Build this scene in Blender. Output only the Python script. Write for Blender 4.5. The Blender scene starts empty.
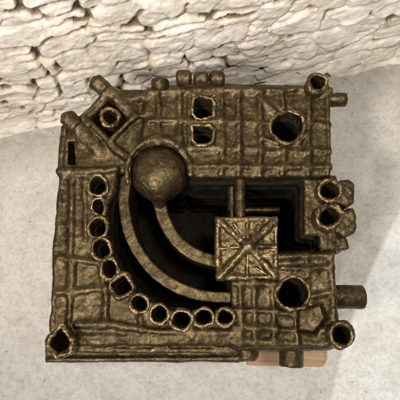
import bpy, math, random
import numpy as np

# ------------------------------------------------------------------ camera, light, exposure
S = bpy.context.scene
C = S.collection
TILT = math.radians(13.0)      # camera looks almost straight down, leaning towards the wall
FPX = 480.0                    # focal length in pixels of a 400 px wide picture
H = 0.36                       # height of the sculpture's top face
CAMZ = H + 1.0

cam_d = bpy.data.cameras.new('camera')
cam = bpy.data.objects.new('camera', cam_d); C.objects.link(cam)
cam.location = (0, 0, CAMZ)
cam.rotation_euler = (TILT, 0, 0)
cam_d.sensor_width = 36.0; cam_d.sensor_height = 36.0
cam_d.lens = 36.0 * FPX / 400.0
cam_d.clip_start = 0.02; cam_d.clip_end = 60
S.camera = cam

w = bpy.data.worlds.new("World"); S.world = w
w.use_nodes = True
bg = w.node_tree.nodes['Background']
bg.inputs[0].default_value = (1.0, 0.94, 0.87, 1)
bg.inputs[1].default_value = 0.25

S.view_settings.view_transform = 'Standard'
S.view_settings.look = 'None'
S.view_settings.exposure = 0.14
S.view_settings.gamma = 1.0


def area(name, loc, target, size, power, col, shape='DISK', spread=None):
    d = bpy.data.lights.new(name, 'AREA'); d.shape = shape; d.size = size
    d.energy = power; d.color = col
    if spread: d.spread = math.radians(spread)
    o = bpy.data.objects.new(name, d); C.objects.link(o)
    o.location = loc
    v = np.array(target, float) - np.array(loc, float)
    from mathutils import Vector
    o.rotation_euler = Vector(v).to_track_quat('-Z', 'Y').to_euler()
    return o


area('key_lamp', (-0.45, -1.30, 1.85), (0.1, 0.2, 0.1), 0.18, 11, (1.0, 0.97, 0.94))
area('ceiling_lamp', (0.28, 0.12, 2.7), (0.1, 0.25, 0.0), 0.3, 33, (1.0, 0.92, 0.83))
area('spot_lamp', (-0.85, -0.55, 2.0), (0.05, 0.75, 0.38), 0.30, 6.3, (1.0, 0.91, 0.81), spread=75)
# cool light falling on the floor at the right, its pool ending in a soft edge
dl = bpy.data.lights.new('side_lamp', 'SPOT'); dl.energy = 190; dl.color = (0.84, 0.95, 1.0)
dl.spot_size = math.radians(90); dl.spot_blend = 0.003; dl.shadow_soft_size = 0.004
dlo = bpy.data.objects.new('side_lamp', dl); C.objects.link(dlo); dlo.location = (2.27, -0.785, 2.0)
# a narrow warm spot that lights a pool of floor on the left
sp = bpy.data.lights.new('floor_spot', 'SPOT'); sp.energy = 14; sp.color = (1.0, 0.72, 0.50)
sp.spot_size = math.radians(11); sp.spot_blend = 0.5; sp.shadow_soft_size = 0.02
spo = bpy.data.objects.new('floor_spot', sp); C.objects.link(spo); spo.location = (-0.95, -0.75, 1.7)
from mathutils import Vector
spo.rotation_euler = (Vector((-0.58, 0.10, 0)) - spo.location).to_track_quat('-Z', 'Y').to_euler()


# ------------------------------------------------------------------ pixel <-> place
def P(px, py, z=H):
    u = (px - 200.0) / FPX; v = (200.0 - py) / FPX
    dx, dy, dz = u, v * math.cos(TILT) + math.sin(TILT), v * math.sin(TILT) - math.cos(TILT)
    t = (z - CAMZ) / dz
    return np.array([dx * t, dy * t, z])


PX = 0.00212                   # metres to one picture pixel on the top face


def XY(pts, z=H):
    return np.array([P(a, b, z)[:2] for a, b in pts])


# ------------------------------------------------------------------ numpy solids: distance fields and their surface
class Field:
    def __init__(self, lo, hi, vox):
        self.vox = vox
        self.lo = np.array(lo, np.float32)
        self.n = np.ceil((np.array(hi) - np.array(lo)) / vox).astype(int) + 1
        self.d = np.full(self.n, 1.0, np.float32)
        self.ax = [(self.lo[i] + vox * np.arange(self.n[i])).astype(np.float32) for i in range(3)]

    def win(self, lo, hi):
        sl = []
        for i in range(3):
            a = int(max(0, math.floor((lo[i] - self.lo[i]) / self.vox)))
            b = int(min(self.n[i], math.ceil((hi[i] - self.lo[i]) / self.vox) + 1))
            if b <= a: return None
            sl.append(slice(a, b))
        return tuple(sl)

    def grid(self, sl):
        x = self.ax[0][sl[0]][:, None, None]; y = self.ax[1][sl[1]][None, :, None]; z = self.ax[2][sl[2]][None, None, :]
        return x, y, z

    def add(self, sl, e, k=0.0):
        if sl is None: return
        a = self.d[sl]
        self.d[sl] = smin(a, e, k)

    def cut(self, sl, e, k=0.0):
        if sl is None: return
        a = self.d[sl]
        self.d[sl] = -smin(-a, e, k)

    # primitives -------------------------------------------------
    def prism(self, poly, z0, z1, r=0.0, k=0.0, cut=False, grow=0.0):
        m = 0.03
        lo = [poly[:, 0].min() - m, poly[:, 1].min() - m, z0 - m]; hi = [poly[:, 0].max() + m, poly[:, 1].max() + m, z1 + m]
        sl = self.win(lo, hi)
        if sl is None: return
        x, y, z = self.grid(sl)
        d2 = poly_dist(poly, x[:, :, 0], y[:, :, 0])[:, :, None] - grow + r
        dz = np.abs(z - (z0 + z1) / 2) - (z1 - z0) / 2 + r
        e = np.minimum(np.maximum(d2, dz), 0) + np.sqrt(np.maximum(d2, 0) ** 2 + np.maximum(dz, 0) ** 2) - r
        (self.cut if cut else self.add)(sl, e.astype(np.float32), k)

    def capsule(self, a, b, r, k=0.0, r2=None, cut=False):
        a = np.array(a, np.float32); b = np.array(b, np.float32); r2 = r if r2 is None else r2
        m = max(r, r2) + 0.02
        sl = self.win(np.minimum(a, b) - m, np.maximum(a, b) + m)
        if sl is None: return
        x, y, z = self.grid(sl)
        ab = b - a; L = float((ab ** 2).sum()) + 1e-12
        t = np.clip(((x - a[0]) * ab[0] + (y - a[1]) * ab[1] + (z - a[2]) * ab[2]) / L, 0, 1)
        e = np.sqrt((x - a[0] - t * ab[0]) ** 2 + (y - a[1] - t * ab[1]) ** 2 + (z - a[2] - t * ab[2]) ** 2) - (r + (r2 - r) * t)
        (self.cut if cut else self.add)(sl, e.astype(np.float32), k)

    def cyl(self, a, b, r, k=0.0, rnd=0.003, cut=False):
        a = np.array(a, np.float32); b = np.array(b, np.float32)
        m = r + 0.02
        sl = self.win(np.minimum(a, b) - m, np.maximum(a, b) + m)
        if sl is None: return
        x, y, z = self.grid(sl)
        ab = b - a; L = float(np.sqrt((ab ** 2).sum())); ab = ab / L
        t = (x - a[0]) * ab[0] + (y - a[1]) * ab[1] + (z - a[2]) * ab[2]
        q = np.sqrt(np.maximum((x - a[0]) ** 2 + (y - a[1]) ** 2 + (z - a[2]) ** 2 - t * t, 0)) - r + rnd
        h = np.abs(t - L / 2) - L / 2 + rnd
        e = np.minimum(np.maximum(q, h), 0) + np.sqrt(np.maximum(q, 0) ** 2 + np.maximum(h, 0) ** 2) - rnd
        (self.cut if cut else self.add)(sl, e.astype(np.float32), k)

    def path(self, pts, r, k=0.0, cut=False):
        for p, q in zip(pts[:-1], pts[1:]):
            self.capsule(p, q, r, k, cut=cut)

    def ball(self, c, r, k=0.0, sq=(1, 1, 1)):
        c = np.array(c); rr = r * np.array(sq)
        sl = self.win(c - rr - 0.02, c + rr + 0.02)
        if sl is None: return
        x, y, z = self.grid(sl)
        q = np.sqrt(((x - c[0]) / rr[0]) ** 2 + ((y - c[1]) / rr[1]) ** 2 + ((z - c[2]) / rr[2]) ** 2)
        self.add(sl, ((q - 1) * rr.min()).astype(np.float32), k)

    def noise(self, scale, amp, seed):
        self.d += amp * lattice_noise(self.n, self.vox, scale, seed)


def smin(a, b, k):
    if k <= 0: return np.minimum(a, b)
    h = np.maximum(k - np.abs(a - b), 0) / k
    return np.minimum(a, b) - h * h * k * 0.25


def poly_dist(poly, x, y):
    x, y = np.broadcast_arrays(x, y)
    best = np.full(x.shape, 1e9); inside = np.zeros(x.shape, bool)
    n = len(poly)
    for i in range(n):
        a = poly[i]; b = poly[(i + 1) % n]; e = b - a
        wx = x - a[0]; wy = y - a[1]
        t = np.clip((wx * e[0] + wy * e[1]) / (e @ e + 1e-15), 0, 1)
        best = np.minimum(best, (wx - e[0] * t) ** 2 + (wy - e[1] * t) ** 2)
        c = (a[1] > y) != (b[1] > y)
        xi = a[0] + (y - a[1]) * e[0] / (e[1] if abs(e[1]) > 1e-12 else 1e-12)
        inside ^= c & (x < xi)
    s = np.sqrt(best)
    return np.where(inside, -s, s)


def interp_matrix(n, step, scale):
    p = np.arange(n) * step / scale
    m = int(p[-1]) + 3 if n else 3
    i = p.astype(int); f = p - i; f = f * f * (3 - 2 * f)
    M = np.zeros((n, m), np.float32)
    M[np.arange(n), i] = 1 - f; M[np.arange(n), i + 1] = f
    return M


def lattice_noise(n, vox, scale, seed):
    rng = np.random.default_rng(seed)
    ms = [interp_matrix(int(k), vox, scale) for k in n]
    g = rng.uniform(-1, 1, [m.shape[1] for m in ms]).astype(np.float32)
    for i, m in enumerate(ms):
        g = np.moveaxis(np.tensordot(m, g, axes=(1, i)), 0, i)
    return g


def surface(f):
    """naive surface nets over the field f -> verts, quads"""
    d = f.d
    d[0] = np.maximum(d[0], 1e-4); d[-1] = np.maximum(d[-1], 1e-4)
    d[:, 0] = np.maximum(d[:, 0], 1e-4); d[:, -1] = np.maximum(d[:, -1], 1e-4)
    d[:, :, 0] = np.maximum(d[:, :, 0], 1e-4); d[:, :, -1] = np.maximum(d[:, :, -1], 1e-4)
    s = d < 0
    cs = [s[i:s.shape[0] - 1 + i, j:s.shape[1] - 1 + j, k:s.shape[2] - 1 + k] for i in (0, 1) for j in (0, 1) for k in (0, 1)]
    anyc = np.logical_or.reduce(cs); allc = np.logical_and.reduce(cs)
    act = anyc & ~allc
    ids = np.full(act.shape, -1, np.int32)
    idx = np.argwhere(act)
    ids[act] = np.arange(len(idx))
    corners = [(i, j, k) for i in (0, 1) for j in (0, 1) for k in (0, 1)]
    vals = {c: d[idx[:, 0] + c[0], idx[:, 1] + c[1], idx[:, 2] + c[2]] for c in corners}
    acc = np.zeros((len(idx), 3)); cnt = np.zeros(len(idx))
    for a in corners:
        for ax in range(3):
            if a[ax] == 0:
                b = list(a); b[ax] = 1; b = tuple(b)
                va, vb = vals[a], vals[b]
                m = (va < 0) != (vb < 0)
                t = np.where(m, va / np.where(m, va - vb, 1), 0)
                p = np.tile(np.array(a, float), (len(idx), 1)); p[:, ax] = t
                acc[m] += p[m]; cnt[m] += 1
    v = (idx + acc / cnt[:, None]) * f.vox + f.lo
    quads = []
    for ax in range(3):
        o = [(0, 1, 2), (1, 2, 0), (2, 0, 1)][ax]
        sl0 = [slice(None)] * 3; sl1 = [slice(None)] * 3
        sl0[ax] = slice(0, -1); sl1[ax] = slice(1, None)
        ch = s[tuple(sl0)] != s[tuple(sl1)]
        e = np.argwhere(ch)
        e = e[(e[:, o[1]] > 0) & (e[:, o[2]] > 0) & (e[:, o[1]] < d.shape[o[1]] - 1) & (e[:, o[2]] < d.shape[o[2]] - 1)]
        flip = s[e[:, 0], e[:, 1], e[:, 2]]
        def cid(db, dc):
            q = e.copy(); q[:, o[1]] -= db; q[:, o[2]] -= dc
            return ids[q[:, 0], q[:, 1], q[:, 2]]
        q = np.stack([cid(0, 0), cid(1, 0), cid(1, 1), cid(0, 1)], 1)
        q = np.where(flip[:, None], q, q[:, ::-1])
        quads.append(q)
    return v, np.concatenate(quads)


def mesh_obj(name, v, q, mat, parent=None, smooth=True):
    me = bpy.data.meshes.new(name)
    v = np.asarray(v, np.float32); q = np.asarray(q, np.int32)
    me.vertices.add(len(v)); me.vertices.foreach_set('co', v.ravel())
    k = q.shape[1]
    me.loops.add(q.size); me.loops.foreach_set('vertex_index', q.ravel())
    me.polygons.add(len(q))
    me.polygons.foreach_set('loop_start', np.arange(len(q), dtype=np.int32) * k)
    me.polygons.foreach_set('loop_total', np.full(len(q), k, np.int32))
    if smooth: me.polygons.foreach_set('use_smooth', np.ones(len(q), bool))
    me.update(calc_edges=True); me.validate()
    me.materials.append(mat)
    o = bpy.data.objects.new(name, me); C.objects.link(o)
    if parent: o.parent = parent
    return o


def build(f, name, mat, parent=None):
    v, q = surface(f)
    return mesh_obj(name, v, q, mat, parent)


# ------------------------------------------------------------------ materials
def new_mat(name):
    m = bpy.data.materials.new(name); m.use_nodes = True
    nt = m.node_tree; b = nt.nodes['Principled BSDF']
    return m, nt, b


def nd(nt, t, **kw):
    n = nt.nodes.new(t)
    for k, v in kw.items():
        if k in n.inputs: n.inputs[k].default_value = v
        else: setattr(n, k, v)
    return n


def noise_tex(nt, co, scale, detail=4, rough=0.55, dist=0.0):
    n = nd(nt, 'ShaderNodeTexNoise')
    n.inputs['Scale'].default_value = scale; n.inputs['Detail'].default_value = detail
    n.inputs['Roughness'].default_value = rough; n.inputs['Distortion'].default_value = dist
    nt.links.new(co, n.inputs['Vector'])
    return n.outputs['Fac']


def ramp(nt, fac, stops):
    r = nd(nt, 'ShaderNodeValToRGB')
    el = r.color_ramp.elements
    while len(el) < len(stops): el.new(0.5)
    for e, (p, c) in zip(el, stops):
        e.position = p; e.color = (c[0], c[1], c[2], 1) if not np.isscalar(c) else (c, c, c, 1)
    nt.links.new(fac, r.inputs['Fac'])
    return r.outputs['Color']


def mix(nt, fac, a, b, mode='MIX'):
    m = nd(nt, 'ShaderNodeMix', data_type='RGBA', blend_type=mode)
    for sock, val in ((m.inputs[0], fac), (m.inputs[6], a), (m.inputs[7], b)):
        if isinstance(val, bpy.types.NodeSocket): nt.links.new(val, sock)
        elif np.isscalar(val): sock.default_value = val
        else: sock.default_value = (*val, 1)
    return m.outputs[2]


def bump(nt, h, strength, dist, normal=None):
    b = nd(nt, 'ShaderNodeBump')
    b.inputs['Strength'].default_value = strength; b.inputs['Distance'].default_value = dist
    nt.links.new(h, b.inputs['Height'])
    if normal is not None: nt.links.new(normal, b.inputs['Normal'])
    return b.outputs['Normal']


def bronze_mat(name, gain=1.0, rough=0.0, lo=0.52, hi=0.62):
    m, nt, b = new_mat(name)
    co = nd(nt, 'ShaderNodeTexCoord').outputs['Object']
    big = noise_tex(nt, co, 13, 6, 0.68)
    mid = noise_tex(nt, co, 55, 5, 0.65, 0.6)
    fine = noise_tex(nt, co, 330, 5, 0.7)
    pit = noise_tex(nt, co, 135, 3, 0.6)
    g = lambda c: tuple(q * gain for q in c)
    c1 = ramp(nt, big, [(0.34, g((0.020, 0.013, 0.005))), (0.5, g((0.054, 0.038, 0.015))), (0.68, g((0.108, 0.084, 0.038)))])
    c2 = ramp(nt, mid, [(0.33, g((0.018, 0.011, 0.004))), (0.5, g((0.060, 0.042, 0.016))), (0.7, g((0.20, 0.147, 0.066)))])
    col = mix(nt, 0.55, c1, c2)
    # rubbed-through patina on proud edges, broken up by noise
    geo = nd(nt, 'ShaderNodeNewGeometry')
    w1 = ramp(nt, geo.outputs['Pointiness'], [(lo, 0.0), (hi, 1.0)])
    w2 = mix(nt, 1.0, ramp(nt, pit, [(0.38, 0.25), (0.6, 1.0)]), ramp(nt, noise_tex(nt, co, 16, 3, 0.6), [(0.42, 0.1), (0.6, 1.0)]), 'MULTIPLY')
    wear = mix(nt, 1.0, w1, w2, 'MULTIPLY')
    col = mix(nt, wear, col, g((0.55, 0.42, 0.22)))
    nt.links.new(col, b.inputs['Base Color'])
    b.inputs['Metallic'].default_value = 0.75
    r = ramp(nt, pit, [(0.3, 0.30 + rough), (0.7, 0.53 + rough)])
    nt.links.new(r, b.inputs['Roughness'])
    n = bump(nt, mid, 0.22, 0.003)
    n = bump(nt, pit, 0.42, 0.003, n)
    n = bump(nt, fine, 0.22, 0.0010, n)
    nt.links.new(n, b.inputs['Normal'])
    return m


def whitewash_mat():
    m, nt, b = new_mat('whitewashed_stone')
    co = nd(nt, 'ShaderNodeTexCoord').outputs['Object']
    st = nd(nt, 'ShaderNodeAttribute', attribute_name='stain').outputs['Fac']
    big = noise_tex(nt, co, 5, 4, 0.6)
    mid = noise_tex(nt, co, 22, 6, 0.65, 0.5)
    fine = noise_tex(nt, co, 180, 4, 0.6)
    base = ramp(nt, big, [(0.3, (0.66, 0.60, 0.53)), (0.5, (0.75, 0.69, 0.61)), (0.7, (0.78, 0.74, 0.68))])
    grey = ramp(nt, mid, [(0.38, (0.50, 0.45, 0.38)), (0.52, (0.78, 0.73, 0.66)), (0.75, (0.82, 0.78, 0.72))])
    col = mix(nt, 0.5, base, grey)
    ochre = ramp(nt, mid, [(0.35, (0.24, 0.18, 0.11)), (0.65, (0.46, 0.37, 0.25))])
    dark = ramp(nt, st, [(0.75, (1, 1, 1)), (1.0, (0.50, 0.49, 0.48))])
    col = mix(nt, 1.0, mix(nt, st, col, ochre), dark, 'MULTIPLY')
    nt.links.new(col, b.inputs['Base Color'])
    b.inputs['Roughness'].default_value = 0.85
    n = bump(nt, mid, 0.5, 0.007); n = bump(nt, noise_tex(nt, co, 70, 4, 0.6), 0.4, 0.004, n); n = bump(nt, fine, 0.4, 0.0015, n)
    nt.links.new(n, b.inputs['Normal'])
    return m


def concrete_mat():
    m, nt, b = new_mat('pale_concrete')
    co = nd(nt, 'ShaderNodeTexCoord').outputs['Object']
    big = noise_tex(nt, co, 2.6, 5, 0.6, 0.3)
    mid = noise_tex(nt, co, 16, 6, 0.7, 0.4)
    fine = noise_tex(nt, co, 420, 3, 0.7)
    c1 = ramp(nt, big, [(0.3, (0.50, 0.475, 0.435)), (0.5, (0.545, 0.52, 0.48)), (0.7, (0.59, 0.57, 0.53))])
    c2 = ramp(nt, mid, [(0.32, (0.42, 0.395, 0.36)), (0.5, (0.60, 0.58, 0.545)), (0.7, (0.68, 0.665, 0.63))])
    col = mix(nt, 0.5, c1, c2)
    f2 = ramp(nt, fine, [(0.36, 0.70), (0.52, 1.0)])
    grain = ramp(nt, noise_tex(nt, co, 75, 6, 0.75, 0.3), [(0.36, 0.72), (0.52, 1.0), (0.7, 1.06)])
    stn = noise_tex(nt, co, 5.5, 6, 0.68, 0.8)
    col = mix(nt, 0.8, col, f2, 'MULTIPLY'); col = mix(nt, 0.75, col, grain, 'MULTIPLY')
    col = mix(nt, ramp(nt, stn, [(0.54, 0.0), (0.74, 0.6)]), col, (0.42, 0.385, 0.33))
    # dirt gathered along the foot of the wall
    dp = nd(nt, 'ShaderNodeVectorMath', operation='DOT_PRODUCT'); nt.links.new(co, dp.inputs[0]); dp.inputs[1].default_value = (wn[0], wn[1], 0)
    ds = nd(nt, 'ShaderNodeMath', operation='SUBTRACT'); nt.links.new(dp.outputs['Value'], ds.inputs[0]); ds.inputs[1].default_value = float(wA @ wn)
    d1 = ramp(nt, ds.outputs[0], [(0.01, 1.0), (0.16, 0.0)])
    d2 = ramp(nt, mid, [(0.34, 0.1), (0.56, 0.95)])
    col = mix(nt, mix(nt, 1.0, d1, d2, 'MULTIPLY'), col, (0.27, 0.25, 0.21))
    # dark specks: thinned cells of a Voronoi pattern
    v = nd(nt, 'ShaderNodeTexVoronoi'); v.inputs['Scale'].default_value = 34
    nt.links.new(co, v.inputs['Vector'])
    gate = nd(nt, 'ShaderNodeSeparateColor'); nt.links.new(v.outputs['Color'], gate.inputs[0])
    sz = nd(nt, 'ShaderNodeMath', operation='MULTIPLY'); nt.links.new(gate.outputs[1], sz.inputs[0]); sz.inputs[1].default_value = 0.12
    lt = nd(nt, 'ShaderNodeMath', operation='LESS_THAN'); nt.links.new(v.outputs['Distance'], lt.inputs[0]); nt.links.new(sz.outputs[0], lt.inputs[1])
    g2 = nd(nt, 'ShaderNodeMath', operation='GREATER_THAN'); nt.links.new(gate.outputs[0], g2.inputs[0]); g2.inputs[1].default_value = 0.91
    sp = nd(nt, 'ShaderNodeMath', operation='MULTIPLY'); nt.links.new(lt.outputs[0], sp.inputs[0]); nt.links.new(g2.outputs[0], sp.inputs[1])
    sp2 = nd(nt, 'ShaderNodeMath', operation='MULTIPLY'); nt.links.new(sp.outputs[0], sp2.inputs[0]); sp2.inputs[1].default_value = 0.75
    col = mix(nt, sp2.outputs[0], col, (0.16, 0.13, 0.10))
    nt.links.new(col, b.inputs['Base Color'])
    b.inputs['Roughness'].default_value = 0.7
    n = bump(nt, mid, 0.15, 0.006); n = bump(nt, grain, 0.35, 0.0012, n); n = bump(nt, fine, 0.45, 0.0012, n)
    nt.links.new(n, b.inputs['Normal'])
    return m


def board_mat():
    m, nt, b = new_mat('pale_wood')
    co = nd(nt, 'ShaderNodeTexCoord').outputs['Object']
    mp = nd(nt, 'ShaderNodeMapping'); mp.inputs['Scale'].default_value = (3, 45, 10); nt.links.new(co, mp.inputs['Vector'])
    g = noise_tex(nt, mp.outputs['Vector'], 4, 5, 0.6, 0.6)
    col = ramp(nt, g, [(0.3, (0.24, 0.145, 0.075)), (0.6, (0.38, 0.24, 0.135)), (0.8, (0.44, 0.29, 0.17))])
    nt.links.new(col, b.inputs['Base Color']); b.inputs['Roughness'].default_value = 0.6
    nt.links.new(bump(nt, g, 0.2, 0.002), b.inputs['Normal'])
    return m


def shade_lining_mat():  # near-black colour that paints the shade inside the hollow
    m, nt, b = new_mat('black_shade_lining')
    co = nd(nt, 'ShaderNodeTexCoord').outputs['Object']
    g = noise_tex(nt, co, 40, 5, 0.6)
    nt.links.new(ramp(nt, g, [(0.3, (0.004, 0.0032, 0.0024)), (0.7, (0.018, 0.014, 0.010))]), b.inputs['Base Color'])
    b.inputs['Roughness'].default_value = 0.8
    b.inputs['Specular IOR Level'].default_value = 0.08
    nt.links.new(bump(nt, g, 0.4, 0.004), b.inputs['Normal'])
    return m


wA = P(0, 132, 0)[:2]; wB = P(400, 59, 0)[:2]
wd = (wB - wA) / np.linalg.norm(wB - wA)            # along the wall, left to right
wn = np.array([wd[1], -wd[0]])                      # out of the wall, towards the camera
BR = bronze_mat('brown_bronze'); BR2 = bronze_mat('worn_bronze', 1.4, -0.07, 0.505, 0.58); SHL = shade_lining_mat(); WW = whitewash_mat(); CO = concrete_mat(); WD = board_mat()

# ------------------------------------------------------------------ the setting: floor and wall
def grid_mesh(nx, ny):
    i = np.arange(nx * ny).reshape(nx, ny)
    return np.stack([i[:-1, :-1], i[1:, :-1], i[1:, 1:], i[:-1, 1:]], -1).reshape(-1, 4)


xs = np.linspace(-3.0, 3.0, 121); ys = np.linspace(-3.0, 2.0, 101)
gx, gy = np.meshgrid(xs, ys, indexing='ij')
gz = 0.0016 * lattice_noise((121, 101, 1), 0.05, 0.22, 5)[:, :, 0]
fl = mesh_obj('floor', np.stack([gx, gy, gz - 0.002], -1).reshape(-1, 3), grid_mesh(121, 101), CO)
fl['kind'] = 'structure'



def stone_wall():
    U0, U1, V1, st = -0.55, 1.75, 0.95, 0.0032
    nu = int((U1 - U0) / st); nv = int((V1 + 0.03) / st)
    u = U0 + st * np.arange(nu); v = -0.03 + st * np.arange(nv)
    uu, vv = np.meshgrid(u, v, indexing='ij')
    N = lambda sc, sd: lattice_noise((nu, nv, 1), st, sc, sd)[:, :, 0]
    N2 = lambda su, sv, sd: (lambda mu, mv, g: mu @ g @ mv.T)(interp_matrix(nu, st, su), interp_matrix(nv, st, sv),
        np.random.default_rng(sd).uniform(-1, 1, (interp_matrix(nu, st, su).shape[1], interp_matrix(nv, st, sv).shape[1])).astype(np.float32))
    wu = uu + 0.018 * N(0.09, 1) + 0.009 * N(0.035, 2) + 0.002 * N(0.012, 32)
    wv = vv + 0.018 * N2(0.15, 0.1, 3) + 0.009 * N(0.04, 4) + 0.002 * N(0.012, 34) + 0.04 * N2(0.5, 0.5, 14)
    rng = np.random.default_rng(11)
    hgt = np.zeros_like(uu); edge = np.full_like(uu, 9.0); rnd = np.zeros_like(uu)
    v0 = -0.2
    while v0 < 1.2:
        h = rng.uniform(0.042, 0.082)
        row = (wv >= v0) & (wv < v0 + h)
        u0 = -0.8 + rng.uniform(0, 0.12)
        while u0 < 2.0:
            L = rng.uniform(0.05, 0.14)
            sub = [(0, 1)] if rng.random() < 0.72 or L < .1 else [(0, .5), (.5, 1)]
            for a, bq in sub:
                m = row & (wu >= u0) & (wu < u0 + L) & (wv >= v0 + a * h) & (wv < v0 + bq * h)
                if m.any():
                    du = np.minimum(wu[m] - u0, u0 + L - wu[m]); dv = np.minimum(wv[m] - v0 - a * h, v0 + bq * h - wv[m])
                    k = 0.016
                    hh = np.maximum(k - np.abs(du - dv), 0) / k
                    edge[m] = np.minimum(du, dv) - hh * hh * k * 0.25
                    lift = rng.uniform(-0.012, 0.014)
                    hgt[m] = lift + rng.uniform(-0.06, 0.06) * (wu[m] - u0 - L / 2) + rng.uniform(-0.22, 0.1) * (wv[m] - v0 - (a + bq) / 2 * h)
                    rnd[m] = rng.random()
            u0 += L
        v0 += h
    e = np.clip(edge / 0.011, 0, 1)
    prof = 1 - (1 - e) ** 1.7                          # flat-faced stones with broken edges
    fill = np.clip((uu - 0.35) / 0.5, 0, 1)            # towards the right the limewash buries the joints
    gate = np.clip(0.40 - 0.28 * fill + 0.85 * N(0.07, 7), 0.03, 1.1)
    z = (hgt * (0.42 - 0.18 * fill)) * np.clip(edge / 0.012, 0, 1) - 0.012 * gate * (1 - prof)
    hole = np.clip((0.009 - edge) / 0.005, 0, 1) * np.clip(4.0 * (N(0.030, 8) - 0.30), 0, 1)
    z -= 0.011 * hole
    # chipped facets: nearest of scattered sloping planes
    fr = np.random.default_rng(77); nf = 330
    fu = fr.uniform(U0, U1, nf); fv = fr.uniform(-.03, V1, nf); fs = fr.uniform(-.16, .16, (nf, 2))
    bd = np.full(uu.shape, 9.0); fz = np.zeros_like(uu)
    for q in range(nf):
        a0, a1 = np.searchsorted(u, [fu[q] - .17, fu[q] + .17]); b0_, b1_ = np.searchsorted(v, [fv[q] - .10, fv[q] + .10])
        W = (slice(a0, a1), slice(b0_, b1_))
        du = wu[W] - fu[q]; dv = wv[W] - fv[q]
        dd = du * du + 3.2 * dv * dv
        m = dd < bd[W]
        bd[W] = np.where(m, dd, bd[W]); fz[W] = np.where(m, np.clip(fs[q, 0] * du + fs[q, 1] * dv * 1.6, -.012, .012), fz[W])
    z += 0.42 * fz
    z += 0.0035 * N(0.09, 9) + 0.0016 * N(0.035, 10) + 0.0012 * N(0.014, 12) + 0.0007 * N(0.0066, 13)
    z += 0.016 * np.exp(-np.maximum(vv, 0) / 0.02)    # plaster spreading at the foot of the wall
    stain = np.clip((0.012 - edge) / 0.012, 0, 1) * np.clip(0.25 + 1.3 * N(0.06, 21), 0, 1) + np.clip(1.8 * (N2(0.13, 0.05, 22) - 0.42), 0, 1) * 0.55
    stain = np.clip(stain * 0.6 + 1.2 * hole, 0, 1.0)
    lean = 0.05
    off = z - lean * vv
    pos = wA[None, None, :] + wd * uu[..., None] + wn * off[..., None]
    V = np.concatenate([pos, vv[..., None]], -1).reshape(-1, 3)
    Q = grid_mesh(nu, nv)
    # give it its thickness: a skirt back to a rear face
    i = np.arange(nu * nv).reshape(nu, nv)
    ring = np.concatenate([i[:, 0], i[-1, 1:], i[-2::-1, -1], i[0, -2:0:-1]])
    back = V[ring].copy(); back[:, :2] -= wn * 0.22
    b0 = len(V); nb = len(ring); j = np.arange(nb)
    skirt = np.stack([ring[j], b0 + j, b0 + (j + 1) % nb, ring[(j + 1) % nb]], 1)
    cs = [0, nu - 1, nu - 1 + nv - 1, 2 * (nu - 1) + nv - 1]
    V = np.concatenate([V, back]); Q = np.concatenate([Q, skirt, [[b0 + cs[3], b0 + cs[2], b0 + cs[1], b0 + cs[0]]]])
    o = mesh_obj('stone_wall', V, Q, WW)
    at = o.data.attributes.new('stain', 'FLOAT', 'POINT')
    at.data.foreach_set('value', np.concatenate([stain.ravel(), np.zeros(nb)]).astype(np.float32))
    o['label'] = 'rough whitewashed rubble stone wall behind the sculpture'; o['category'] = 'wall'
    return o


stone_wall()

# wooden board under the sculpture
def board():
    f = Field((-0.40, -0.22, -0.004), (0.42, 0.50, 0.03), 0.004)
    bl = P(58, 355, 0); br = P(326, 366, 0)
    poly = np.array([[0.125, -0.142], [br[0] - 0.012, -0.146], [br[0], -0.13], [br[0] + 0.012, 0.36], [0.125, 0.36]])
    f.prism(poly, 0.0, 0.014, r=0.002)
    o = build(f, 'wooden_board', WD)
    o['label'] = 'thin pale wooden board showing under the bronze sculpture'; o['category'] = 'board'


board()

# ------------------------------------------------------------------ the sculpture
root = bpy.data.objects.new('bronze_sculpture', None); C.objects.link(root)
root['label'] = 'dark bronze architectural block with open tubes, grid ridges and hollow centre on the floor'
root['category'] = 'sculpture'

Z0 = 0.014
rs = random.Random(4)
V3 = lambda px, py, z=H: tuple(P(px, py, z))


def jig(pts, a=1.2, seed=0):
    r = random.Random(seed)
    return [(x + r.uniform(-a, a), y + r.uniform(-a, a)) for x, y in pts]


def gon(cx, cy, r, n, rot=0.0, seed=0, j=0.16, sx=1.0, sy=1.0):
    q = random.Random(seed)
    p = [(cx + sx * r * (1 + q.uniform(-j, j)) * math.cos(rot + 2 * math.pi * (k + q.uniform(-.12, .12)) / n),
          cy + sy * r * (1 + q.uniform(-j, j)) * math.sin(rot + 2 * math.pi * (k + q.uniform(-.12, .12)) / n)) for k in range(n)]
    out = []                                   # take the corners off
    for a, b in zip(p, p[1:] + p[:1]):
        t = .22 if n > 4 else .12
        out += [(a[0] + (b[0] - a[0]) * t, a[1] + (b[1] - a[1]) * t), (b[0] + (a[0] - b[0]) * t, b[1] + (a[1] - b[1]) * t)]
    return out


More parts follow.
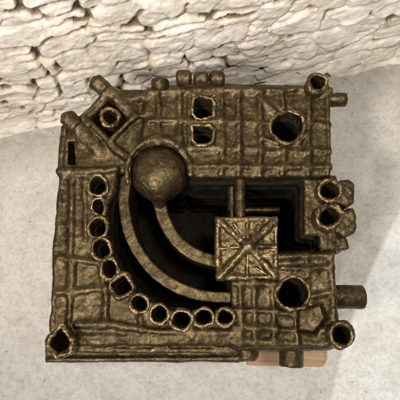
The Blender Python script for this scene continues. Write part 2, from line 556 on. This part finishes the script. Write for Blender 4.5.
# every open tube: (name, hole outline in the plan, rim height, depth, wall)
TUBES = []
arc = [(98, 186, 7.5, 6), (99, 207, 6.5, 5), (98, 228, 7.5, 6), (102, 249, 7.5, 6), (109, 268, 7.5, 5), (122, 286, 9.5, 4),
       (139, 304, 7.2, 6), (159, 314, 7.2, 6), (181, 320, 7.8, 7), (203, 318, 7.5, 6), (225, 318, 7.5, 6)]
for i, (x, y, r, n) in enumerate(arc):
    rot = {4: 0.75, 5: 0.3, 6: 0.4}.get(n, 0.2) if i != 5 else 0.15
    TUBES.append(('tube', gon(x, y, r * 1.24, n, rot, 30 + i, 0.13, 0.92 if i < 5 else 1, 1.08 if i < 5 else 0.95), H + 0.008 + 0.003 * (i % 3), 0.27, 2.9, None))
TUBES.append(('square_tube', jig([(194, 99), (200, 97.5), (210, 99), (212.5, 103), (212, 115), (207, 117.5), (197, 117), (193.5, 113)], .6, 2), H + 0.012, 0.30, 2.8, None))
TUBES.append(('square_tube', jig([(194, 127), (209, 126), (212.5, 130), (212, 141), (207, 144), (197, 143.5), (194, 140)], .6, 3), H + 0.010, 0.30, 2.8, None))
TUBES.append(('corner_tube', gon(318, 83, 7.8, 8, 0.3, 7, 0.08), H + 0.030, 0.34, 3.4, None))
TUBES.append(('corner_tube', gon(342, 335, 9.5, 8, 0.2, 8, 0.07), H + 0.030, 0.34, 4.0, None))
TUBES.append(('corner_tube', [(61, 327), (71, 342), (68, 349), (58, 354), (50, 345), (52, 338)], H + 0.030, 0.34, 4.0, None))
TUBES.append(('paired_tube', gon(330, 190.5, 9.8, 6, 0.5, 71, 0.06, 1.05, 0.92), H + 0.006, 0.32, 4.4, None))
TUBES.append(('paired_tube', gon(329.5, 216.5, 10.2, 6, 0.5, 72, 0.06, 1.08, 0.92), H + 0.006, 0.32, 4.4, None))
TUBES.append(('round_collar', gon(287, 127, 14.8, 14, 0.0, 11, 0.04, 1.08, 1.0), H + 0.004, 0.33, 3.0, None))
TUBES.append(('round_collar', gon(293, 294, 14.6, 14, 0.0, 12, 0.05, 1.05, 1.05), H + 0.005, 0.33, 3.0, None))

TURRET_C = (109, 117)
TURRET_TUBE = gon(110, 117, 7.6, 6, 0.5, 21, 0.10)


def make_body():
    f = Field((-0.40, -0.19, -0.0072), (0.40, 0.54, H + 0.05), 0.0024)
    # the four masses round the hollow
    left = XY([(64, 168), (118, 166), (116, 188), (108, 205), (107, 232), (112, 256), (122, 275), (140, 295), (165, 309), (200, 314), (240, 312), (240, 346), (54, 346), (58, 250)])
    f.prism(left, 0.001, H, r=0.008)
    lowr = XY([(231, 278), (270, 276), (277, 253), (332, 250), (337, 290), (341, 344), (231, 346)])
    f.prism(lowr, Z0, H, r=0.008, k=0.006)
    top = XY([(146, 86), (200, 82), (262, 83), (329, 84), (331, 130), (331, 176), (260, 178), (192, 177), (175, 160), (140, 150)])
    f.prism(top, Z0, H, r=0.008, k=0.006)
    tur = XY([(118, 172), (61, 168), (64, 136), (74, 122), (100, 93), (112, 88), (152, 88), (185, 150), (178, 180), (146, 178)], H - .012)
    f.prism(tur, 0.001, H - 0.012, r=0.010, k=0.010)
    right = XY([(303, 172), (336, 176), (342, 205), (336, 254), (319, 254), (318, 237), (303, 236)], H - .03)
    f.prism(right, Z0, H - 0.022, r=0.008, k=0.008)
    # floor of the hollow
    hollow = XY([(100, 150), (312, 150), (312, 320), (100, 320)], H)
    f.prism(hollow, Z0, 0.024, r=0.004)
    # stepped ledges along the front
    f.prism(XY([(46, 340), (236, 340), (236, 351), (46, 351)], H - .02), 0.001, H - 0.020, r=0.006, k=0.006)
    f.prism(XY([(44, 340), (238, 340), (239, 361), (44, 362)], H - .05), 0.001, H - 0.05, r=0.007, k=0.006)
    f.prism(XY([(236, 340), (334, 340), (334, 349), (236, 350)], H - .05), Z0 + .07, H - 0.05, r=0.007, k=0.006)
    # side mouldings all the way round
    x, y, z = f.grid((slice(None),) * 3)
    mould = 0.0
    for zk, a in ((0.05, .006), (0.13, .004), (0.21, .005), (0.29, .004)):
        mould = mould + a * np.exp(-((z - zk) / 0.008) ** 2)
    f.d -= (mould * (z < H - .03)).astype(np.float32)

    # raised ridges
    def rid(pts, r=2.3, dz=0.0005, k=0.008, z=H):
        q = []
        for (x0, y0), (x1, y1) in zip(pts[:-1], pts[1:]):
            n = max(2, int(math.hypot(x1 - x0, y1 - y0) / 9))
            q += [(x0 + (x1 - x0) * t / n, y0 + (y1 - y0) * t / n) for t in range(n)]
        q.append(pts[-1])
        w = np.array([V3(a + rs.uniform(-.5, .5), b + rs.uniform(-.5, .5), z + dz + rs.uniform(-.0010, .0010)) for a, b in q], np.float32)
        rr = [r * PX * rs.uniform(.86, 1.14) for _ in q]
        sl = f.win(w.min(0) - .02, w.max(0) + .02)
        if sl is None: return
        x, y, zz = f.grid(sl)
        e = None
        for p, s2, ra, rb in zip(w[:-1], w[1:], rr[:-1], rr[1:]):
            ab = s2 - p
            t = np.clip(((x - p[0]) * ab[0] + (y - p[1]) * ab[1] + (zz - p[2]) * ab[2]) / float(ab @ ab), 0, 1)
            c = np.sqrt((x - p[0] - t * ab[0]) ** 2 + (y - p[1] - t * ab[1]) ** 2 + (zz - p[2] - t * ab[2]) ** 2) - (ra + (rb - ra) * t)
            e = c if e is None else np.minimum(e, c)
        f.add(sl, e.astype(np.float32), k)

    # top right slab
    for X in (158, 179, 221, 238, 259, 308): rid([(X, 90), (X + 1, 130), (X + .5, 174)], 2.6)
    rid([(281, 88), (283, 108)], 2.6); rid([(284, 150), (282, 174)], 2.6); rid([(327, 100), (329, 150), (328, 174)], 2.4)
    for Y in (92, 121, 148): rid([(222, Y), (262, Y + 1)], 1.6, -.001); rid([(308, Y + 2), (330, Y + 3)], 1.5, -.001)
    rid([(262, 152), (306, 152)], 1.6, -.001); rid([(190, 166), (260, 167), (330, 167)], 2.4); rid([(150, 92), (215, 90), (330, 90)], 3.0)
    rid([(150, 121), (180, 120)], 2.0); rid([(150, 138), (182, 140)], 1.8); rid([(183, 121), (222, 121)], 1.8); rid([(183, 149), (222, 149)], 2.2)
    rid([(262, 100), (275, 112)], 2.0); rid([(262, 124), (271, 124)], 2.0); rid([(262, 138), (278, 143)], 2.0); rid([(298, 142), (308, 134)], 2.2)
    # square frames round the two square tubes
    for y0, y1 in ((95, 120), (123, 147)):
        rid([(190, y0), (216, y0), (217, y1), (190, y1), (190, y0)], 2.2)
    # left wing
    rid([(60, 171), (84, 172), (116, 169)], 4.4, 0.001); rid([(64, 178), (88, 179), (90, 184)], 1.6)
    rid([(72, 178), (71, 235), (70, 292), (69, 330)], 2.6); rid([(62, 176), (57, 250), (53, 330)], 3.2, -.004)
    rid([(84, 180), (86, 240)], 1.6)
    rid([(58, 292), (75, 292), (104, 288), (112, 290)], 2.8); rid([(60, 258), (98, 262)], 2.2); rid([(60, 226), (70, 226)], 1.6)
    rid([(106, 288), (106, 325)], 2.4); rid([(73, 262), (72, 286)], 2.6); rid([(101, 264), (104, 288)], 2.0)
    rid([(76, 325), (110, 324), (160, 332), (236, 333)], 3.0); rid([(80, 336), (160, 338), (234, 339)], 1.8, -.002)
    rid([(50, 349), (110, 350), (170, 350), (236, 351)], 3.0, 0.0, z=H - .02); rid([(50, 360), (140, 359), (238, 359)], 2.0, 0.001, z=H - .05)
    rid([(140, 318), (142, 330)], 2.2); rid([(192, 326), (192, 336)], 2.0)
    # lower right slab
    for X in (240, 254, 273): rid([(X, 282), (X + 1, 344)], 2.4)
    for Y in (283, 310, 327, 341): rid([(233, Y), (276, Y + 1)], 2.2)
    rid([(280, 257), (330, 255)], 2.8); rid([(306, 256), (307, 276)], 2.0); rid([(282, 268), (332, 268)], 1.6); rid([(330, 256), (333, 290), (334, 320)], 3.2)
    rid([(278, 312), (296, 316), (330, 318)], 2.4); rid([(296, 312), (297, 344)], 2.4); rid([(278, 330), (330, 330)], 2.0); rid([(236, 344), (326, 344)], 3.2, -.004)
    rid([(313, 296), (332, 292)], 2.2); rid([(312, 306), (322, 322)], 2.2)
    # ring round the dome
    f.cyl(V3(159, 173, H - .035), V3(159, 173, H + .05), 29 * PX, k=.004, cut=True)
    R = [(158.5 + 32 * math.cos(a), 172.5 - 33 * math.sin(a)) for a in np.linspace(math.radians(196), math.radians(-4), 26)]
    rid(R, 2.6, 0.002)
    # turret: a rotated square frame standing up round its tube
    c = np.array(TURRET_C); 
    fr = [(109, 91), (135, 116), (109, 142), (83, 116)]
    f.prism(XY(fr, H), H - .08, H - .004, r=.004, k=.006)
    rid(fr + [fr[0]], 2.4, 0.000, z=H - .004)
    rid([(134, 118), (150, 112)], 3.0, -.006); rid([(112, 146), (128, 158)], 4.0, -.008); rid([(128, 100), (150, 96)], 4.0, -.008)
    rid([(71, 120), (90, 141), (100, 152)], 6.5, -.008, z=H - .01); rid([(99, 84), (122, 103), (132, 111)], 6.5, -.007, z=H - .01)
    for a, b in ((V3(97, 83, H + .001), V3(132, 112, H - .022)), (V3(69, 119, H - .003), V3(104, 154, H - .026))):
        f.capsule(a, b, 8.2 * PX, .012, 6.8 * PX)
    # recess of the turret
    f.prism(XY([(109, 98), (128, 118), (109, 137), (90, 117)], H), H - 0.075, H + 0.05, r=0.004, k=0.006, cut=True)
    f.prism(XY([(300, 310), (322, 305), (328, 318), (316, 334), (300, 330)]), H - .020, H + .05, r=.004, k=.014, cut=True)
    # cut the openings
    for nm, hole, zt, dep, wl, _ in TUBES:
        f.prism(XY(hole, zt), zt - dep, zt + 0.06, r=0.003, cut=True, grow=0.5 * wl * PX)
    # deep niche on the left flank under the turret
    f.prism(XY([(66, 139), (73, 139), (74, 163), (66, 163)], H), 0.16, H + .02, r=0.003, k=0.004, cut=True)
    # added near-black lining: its colour stands in for shade in hollow and openings
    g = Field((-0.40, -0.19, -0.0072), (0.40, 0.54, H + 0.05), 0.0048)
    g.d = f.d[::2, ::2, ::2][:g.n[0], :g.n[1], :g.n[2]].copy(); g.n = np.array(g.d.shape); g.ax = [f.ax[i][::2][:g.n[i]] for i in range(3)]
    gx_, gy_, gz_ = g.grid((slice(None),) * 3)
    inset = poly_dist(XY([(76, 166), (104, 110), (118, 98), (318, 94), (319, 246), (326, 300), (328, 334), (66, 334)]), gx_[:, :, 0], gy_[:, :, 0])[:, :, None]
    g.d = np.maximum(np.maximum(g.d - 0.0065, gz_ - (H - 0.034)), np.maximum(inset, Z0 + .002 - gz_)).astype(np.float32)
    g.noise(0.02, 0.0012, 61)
    build(g, 'shade_lining', SHL, root)
    # modelled by hand: lumps at several sizes
    f.noise(0.050, 0.0022, 41); f.noise(0.022, 0.0008, 42); f.noise(0.010, 0.0005, 43); f.noise(0.0055, 0.0007, 44)
    f.d[:, :, 0] = 0.01
    return build(f, 'body', BR, root)


body = make_body()


def make_tube(nm, hole, zt, dep, wall, seed, parent=root, outer_amp=0.0012):
    poly = XY(hole, zt)
    m = 0.022
    vox = 0.0013
    lo = [poly[:, 0].min() - m, poly[:, 1].min() - m, zt - dep - 0.01]; hi = [poly[:, 0].max() + m, poly[:, 1].max() + m, zt + 0.012]
    f = Field(lo, hi, vox)
    x, y, z = f.grid((slice(None),) * 3)
    d2 = poly_dist(poly, x[:, :, 0], y[:, :, 0])[:, :, None]
    t = wall * PX
    nn = (f.n[0], f.n[1], 1)
    wob = lattice_noise(nn, vox, 0.016, seed)
    d2 = d2 + 0.0015 * lattice_noise(nn, vox, 0.021, seed + 3) + 0.0004 * lattice_noise(nn, vox, 0.008, seed + 4)
    sh = np.abs(d2 - t * 0.55) - t * (0.55 + 0.32 * wob)
    top = zt + 0.0035 * lattice_noise((f.n[0], f.n[1], 1), vox, 0.016, seed + 5)
    dz = np.maximum(z - top, (zt - dep) - z)
    r = 0.0024
    a = sh + r; b2 = dz + r
    f.d = (np.minimum(np.maximum(a, b2), 0) + np.sqrt(np.maximum(a, 0) ** 2 + np.maximum(b2, 0) ** 2) - r).astype(np.float32)
    # a rolled lip
    lip = np.sqrt((d2 - t * 0.5) ** 2 + (z - top + 0.002) ** 2) - t * (0.60 + 0.34 * wob)
    f.d = smin(f.d, lip.astype(np.float32), 0.003)
    f.noise(0.014, outer_amp * .8, seed + 1); f.noise(0.005, 0.0007, seed + 2)
    return build(f, nm, BR2, parent)


for i, (nm, hole, zt, dep, wl, _) in enumerate(TUBES):
    make_tube(nm, hole, zt, dep, wl, 100 + 7 * i)


def local_field(pts, m, vox):
    a = np.array(pts)
    return Field(a.min(0) - m, a.max(0) + m, vox)


# turret crown: two rounded stubs on diagonal arms, and the tube in its recess
def stub(nm, a, b, r, seed, r2=None, amp=.0016, blunt=False):
    f = local_field([a, b], r + .02, 0.0016)
    if blunt:                                   # a short cast plug with a flattened end
        a2 = np.array(a) + (np.array(a) - np.array(b)) / np.linalg.norm(np.array(a) - np.array(b)) * r * .55
        f = local_field([a2, b], r + .02, 0.0016)
        f.cyl(a2, b, r, rnd=r * (.6 if nm == 'rolled_end' else .42))
    else: f.capsule(a, b, r, 0, r2)
    f.noise(0.014, amp, seed); f.noise(0.006, 0.0006, seed + 1)
    return build(f, nm, BR, root)


stub('rounded_stub', V3(97, 83, H + .002), V3(107, 91, H - .004), 8.8 * PX, 301, blunt=True)
stub('rounded_stub', V3(69, 119, H - .002), V3(78, 128, H - .006), 9.2 * PX, 303, blunt=True)
make_tube('tube', TURRET_TUBE, H - 0.004, 0.09, 3.6, 330)
stub('upright_post', V3(62, 168, H - .03), V3(65, 128, H - .02), 4.6 * PX, 305)

# rolled ends along the back edge
stub('rolled_end', V3(160, 82, H + .001), V3(161, 92, H - .008), 9.6 * PX, 310, blunt=True)
for q, (x, r_) in enumerate(((184, 8.6), (201, 7.8), (217, 8.4))):
    stub('rolled_end', V3(x - 3.5, 78 + .3 * q, H - .002), V3(x + 8, 78 + .3 * q, H - .002), r_ * PX, 312 + 2 * q, blunt=True)


# the dome that hangs over the hollow
def dome():
    c = np.array(P(160, 174, H - 0.030))
    f = Field(c - .085, c + .085, 0.0018)
    f.ball(c, 29.5 * PX, 0, (1, 1.0, 0.80))
    f.capsule(P(160, 192, H - .05), P(160, 203, H - .05), 7 * PX, 0.012)
    f.noise(0.03, 0.0014, 351); f.noise(0.010, 0.0004, 352); f.noise(0.005, 0.0005, 353)
    build(f, 'dome', BR, root)


dome()


# curved rails: thin upright walls bent along the hollow
def rail(nm, pts, z, half, deep, seed):
    a = np.array([P(x, y, z) for x, y in pts])
    # smooth the path
    t = np.linspace(0, len(a) - 1, 10 * len(a))
    i = np.clip(t.astype(int), 0, len(a) - 2); u = (t - i)[:, None]
    p0 = a[np.clip(i - 1, 0, len(a) - 1)]; p1 = a[i]; p2 = a[i + 1]; p3 = a[np.clip(i + 2, 0, len(a) - 1)]
    c = 0.5 * (2 * p1 + (p2 - p0) * u + (2 * p0 - 5 * p1 + 4 * p2 - p3) * u ** 2 + (3 * p1 - p0 - 3 * p2 + p3) * u ** 3)
    lo = c.min(0) - half - .02; hi = c.max(0) + half + .02; lo[2] = z - deep - .01; hi[2] = z + .02
    f = Field(lo, hi, 0.002)
    x, y, zz = f.grid((slice(None),) * 3)
    d2 = np.full((f.n[0], f.n[1]), 9.0, np.float32)
    for p, q in zip(c[:-1], c[1:]):
        ab = (q - p)[:2]; L = ab @ ab + 1e-12
        wx = x[:, :, 0] - p[0]; wy = y[:, :, 0] - p[1]
        tt = np.clip((wx * ab[0] + wy * ab[1]) / L, 0, 1)
        d2 = np.minimum(d2, np.sqrt((wx - tt * ab[0]) ** 2 + (wy - tt * ab[1]) ** 2))
    r = 0.003
    A = d2[:, :, None] - half + r; B = np.maximum(zz - z, (z - deep) - zz) + r
    f.d = (np.minimum(np.maximum(A, B), 0) + np.sqrt(np.maximum(A, 0) ** 2 + np.maximum(B, 0) ** 2) - r).astype(np.float32)
    f.noise(0.03, 0.0012, seed); f.noise(0.009, 0.0006, seed + 1)
    build(f, nm, BR, root)


rail('curved_rail', [(126, 180), (124, 194), (125, 214), (132, 240), (146, 263), (166, 281), (192, 293), (216, 297), (236, 297)], H - 0.018, 5.6 * PX, 0.14, 361)
rail('curved_rail', [(159, 196), (162, 214), (171, 233), (186, 249), (204, 258), (222, 262)], H - 0.045, 6.4 * PX, 0.12, 371)


# the raised block with a star of ridges
def star_block():
    c = P(247, 247, H + .01)
    f = Field([c[0] - .09, c[1] - .09, 0.03], [c[0] + .09, c[1] + .09, H + .05], 0.0018)
    zt = H + .006
    f.prism(XY([(216, 218), (246, 217), (277, 218), (278, 248), (277, 277), (246, 279), (218, 279), (216, 250)], zt), 0.05, zt, r=0.006)
    q = [V3(217, 219, zt - .001), V3(276, 219, zt - .001), V3(276, 277, zt - .001), V3(218, 278, zt - .001)]
    for a, b in zip(q, q[1:] + q[:1]): f.capsule(a, b, 2.0 * PX, 0.006)
    top = V3(248, 246, zt + .014)
    for (x, y, r) in ((219, 221, 2.6), (275, 221, 3.0), (275, 276, 2.6), (220, 277, 3.4), (247, 219, 1.3), (218, 249, 1.2), (276, 247, 1.2), (247, 278, 1.3)):
        f.capsule(top, V3(x, y, zt + (.001 if r > 2 else -.001)), r * PX * 1.3, 0.008 if r > 2 else .005, r * PX)
    # incised strokes in the fields
    for a, b in (((228, 226), (240, 238)), ((234, 224), (242, 234)), ((256, 268), (266, 274)), ((258, 256), (268, 266)), ((224, 236), (236, 244)), ((258, 226), (252, 236))):
        f.capsule(V3(*a, zt + .001), V3(*b, zt + .005), 1.0 * PX, 0.003)
    f.noise(0.03, 0.0015, 381); f.noise(0.010, 0.0012, 382); f.noise(0.005, 0.0006, 383)
    build(f, 'star_ridged_block', BR2, root)


star_block()


# beams crossing the hollow
def beam(a, b, r, seed, nm='cross_beam'):
    f = local_field([a, b], r + .015, 0.0018)
    f.cyl(a, b, r, rnd=0.004)
    f.noise(0.02, 0.001, seed); f.noise(0.008, .0006, seed + 1)
    build(f, nm, BR, root)


beam(V3(240, 160, H - .03), V3(240, 225, H - .03), 5.6 * PX, 390)
beam(V3(232, 160, H - .06), V3(232, 228, H - .06), 4.6 * PX, 391)
beam(V3(195, 168, H - .08), V3(195, 190, H - .08), 3.0 * PX, 392)
beam(V3(240, 195, H - .21), V3(274, 195, H - .21), 4.6 * PX, 394)
beam(V3(240, 210, H - .26), V3(280, 210, H - .26), 4.6 * PX, 396)


# pipes leaving the sides
def pipe(a, b, r, seed, hollow=True):
    f = local_field([a, b], r + .02, 0.0018)
    f.cyl(a, b, r, rnd=0.005)
    if hollow:
        a = np.array(a); b = np.array(b); u = (b - a) / np.linalg.norm(b - a)
        f.cyl(b - u * .02, b + u * .03, r * .62, rnd=.002, cut=True)
    f.noise(0.03, 0.0012, seed); f.noise(0.008, .0007, seed + 1)
    build(f, 'pipe', BR, root)


pipe(V3(318, 100, H - .05), V3(346, 100, H - .05), 8.0 * PX, 401)
pipe(V3(326, 297, H - .06), V3(364, 297, H - .06), 11.5 * PX * 1.05, 403)
pipe(V3(291, 335, H - .10), V3(291, 367, H - .10), 12.5 * PX, 405)
stub('rounded_stub', V3(245, 353, H - .09), V3(244, 338, H - .09), 14.0 * PX, 407, blunt=True)


# blocky lumps outside the paired tubes
def lump(poly, z0, z1, seed):
    q = XY(poly, z1)
    f = Field([q[:, 0].min() - .02, q[:, 1].min() - .02, z0 - .02], [q[:, 0].max() + .02, q[:, 1].max() + .02, z1 + .02], 0.0018)
    f.prism(q, z0, z1, r=0.005)
    c = q.mean(0)
    f.noise(0.02, 0.0022, seed); f.noise(0.009, .0013, seed + 1); f.noise(0.005, .0006, seed + 2)
    build(f, 'side_lump', BR, root)


lump([(338, 180), (350, 178), (355, 184), (354, 203), (346, 207), (336, 204)], .10, H - .012, 411)
lump([(338, 209), (354, 208), (357, 216), (355, 233), (344, 237), (336, 232)], .10, H - .018, 414)
lump([(330, 233), (346, 236), (350, 248), (336, 252), (328, 248)], .08, H - .06, 417)


# ------------------------------------------------------------------ crumbs of plaster along the foot of the wall
def crumbs():
    r = random.Random(9); V = []; Q = []
    spots = [(355, 90), (374, 104), (352, 112), (366, 124), (344, 118), (22, 160), (30, 222), (34, 286), (44, 381), (150, 383), (352, 382), (366, 392), (6, 352)]
    for i in range(150):
        if i < len(spots): x, y = spots[i]; s = r.uniform(.0014, .0028)
        else:
            x = r.uniform(0, 400); y = 141 - .19 * x + abs(r.gauss(0, 9)) + 3; s = r.uniform(.0006, .0018)
        p = P(x, y, 0)
        b = len(V)
        for dx, dy, dz in ((1, 0, .2), (-1, .1, .1), (0, 1, .2), (.1, -1, .1), (.1, .2, .9), (0, 0, -.6)):
            V.append((p[0] + s * (dx * r.uniform(.4, 1.5) + r.uniform(-.4, .4)), p[1] + s * (dy * r.uniform(.4, 1.3) + r.uniform(-.4, .4)), s * dz * r.uniform(.7, 1.2)))
        for a, c2, d in ((0, 2, 4), (2, 1, 4), (1, 3, 4), (3, 0, 4), (2, 0, 5), (1, 2, 5), (3, 1, 5), (0, 3, 5)): Q.append((b + a, b + c2, b + d))
    m, nt, bs = new_mat('grit')
    co = nd(nt, 'ShaderNodeTexCoord').outputs['Object']
    nt.links.new(ramp(nt, noise_tex(nt, co, 30, 2), [(.35, (.16, .13, .10)), (.65, (.5, .44, .36))]), bs.inputs['Base Color'])
    bs.inputs['Roughness'].default_value = .9
    o = mesh_obj('grit', np.array(V), np.array(Q), m, smooth=False)
    o['kind'] = 'stuff'; o['label'] = 'scattered crumbs of plaster and grit along the wall foot'


crumbs()
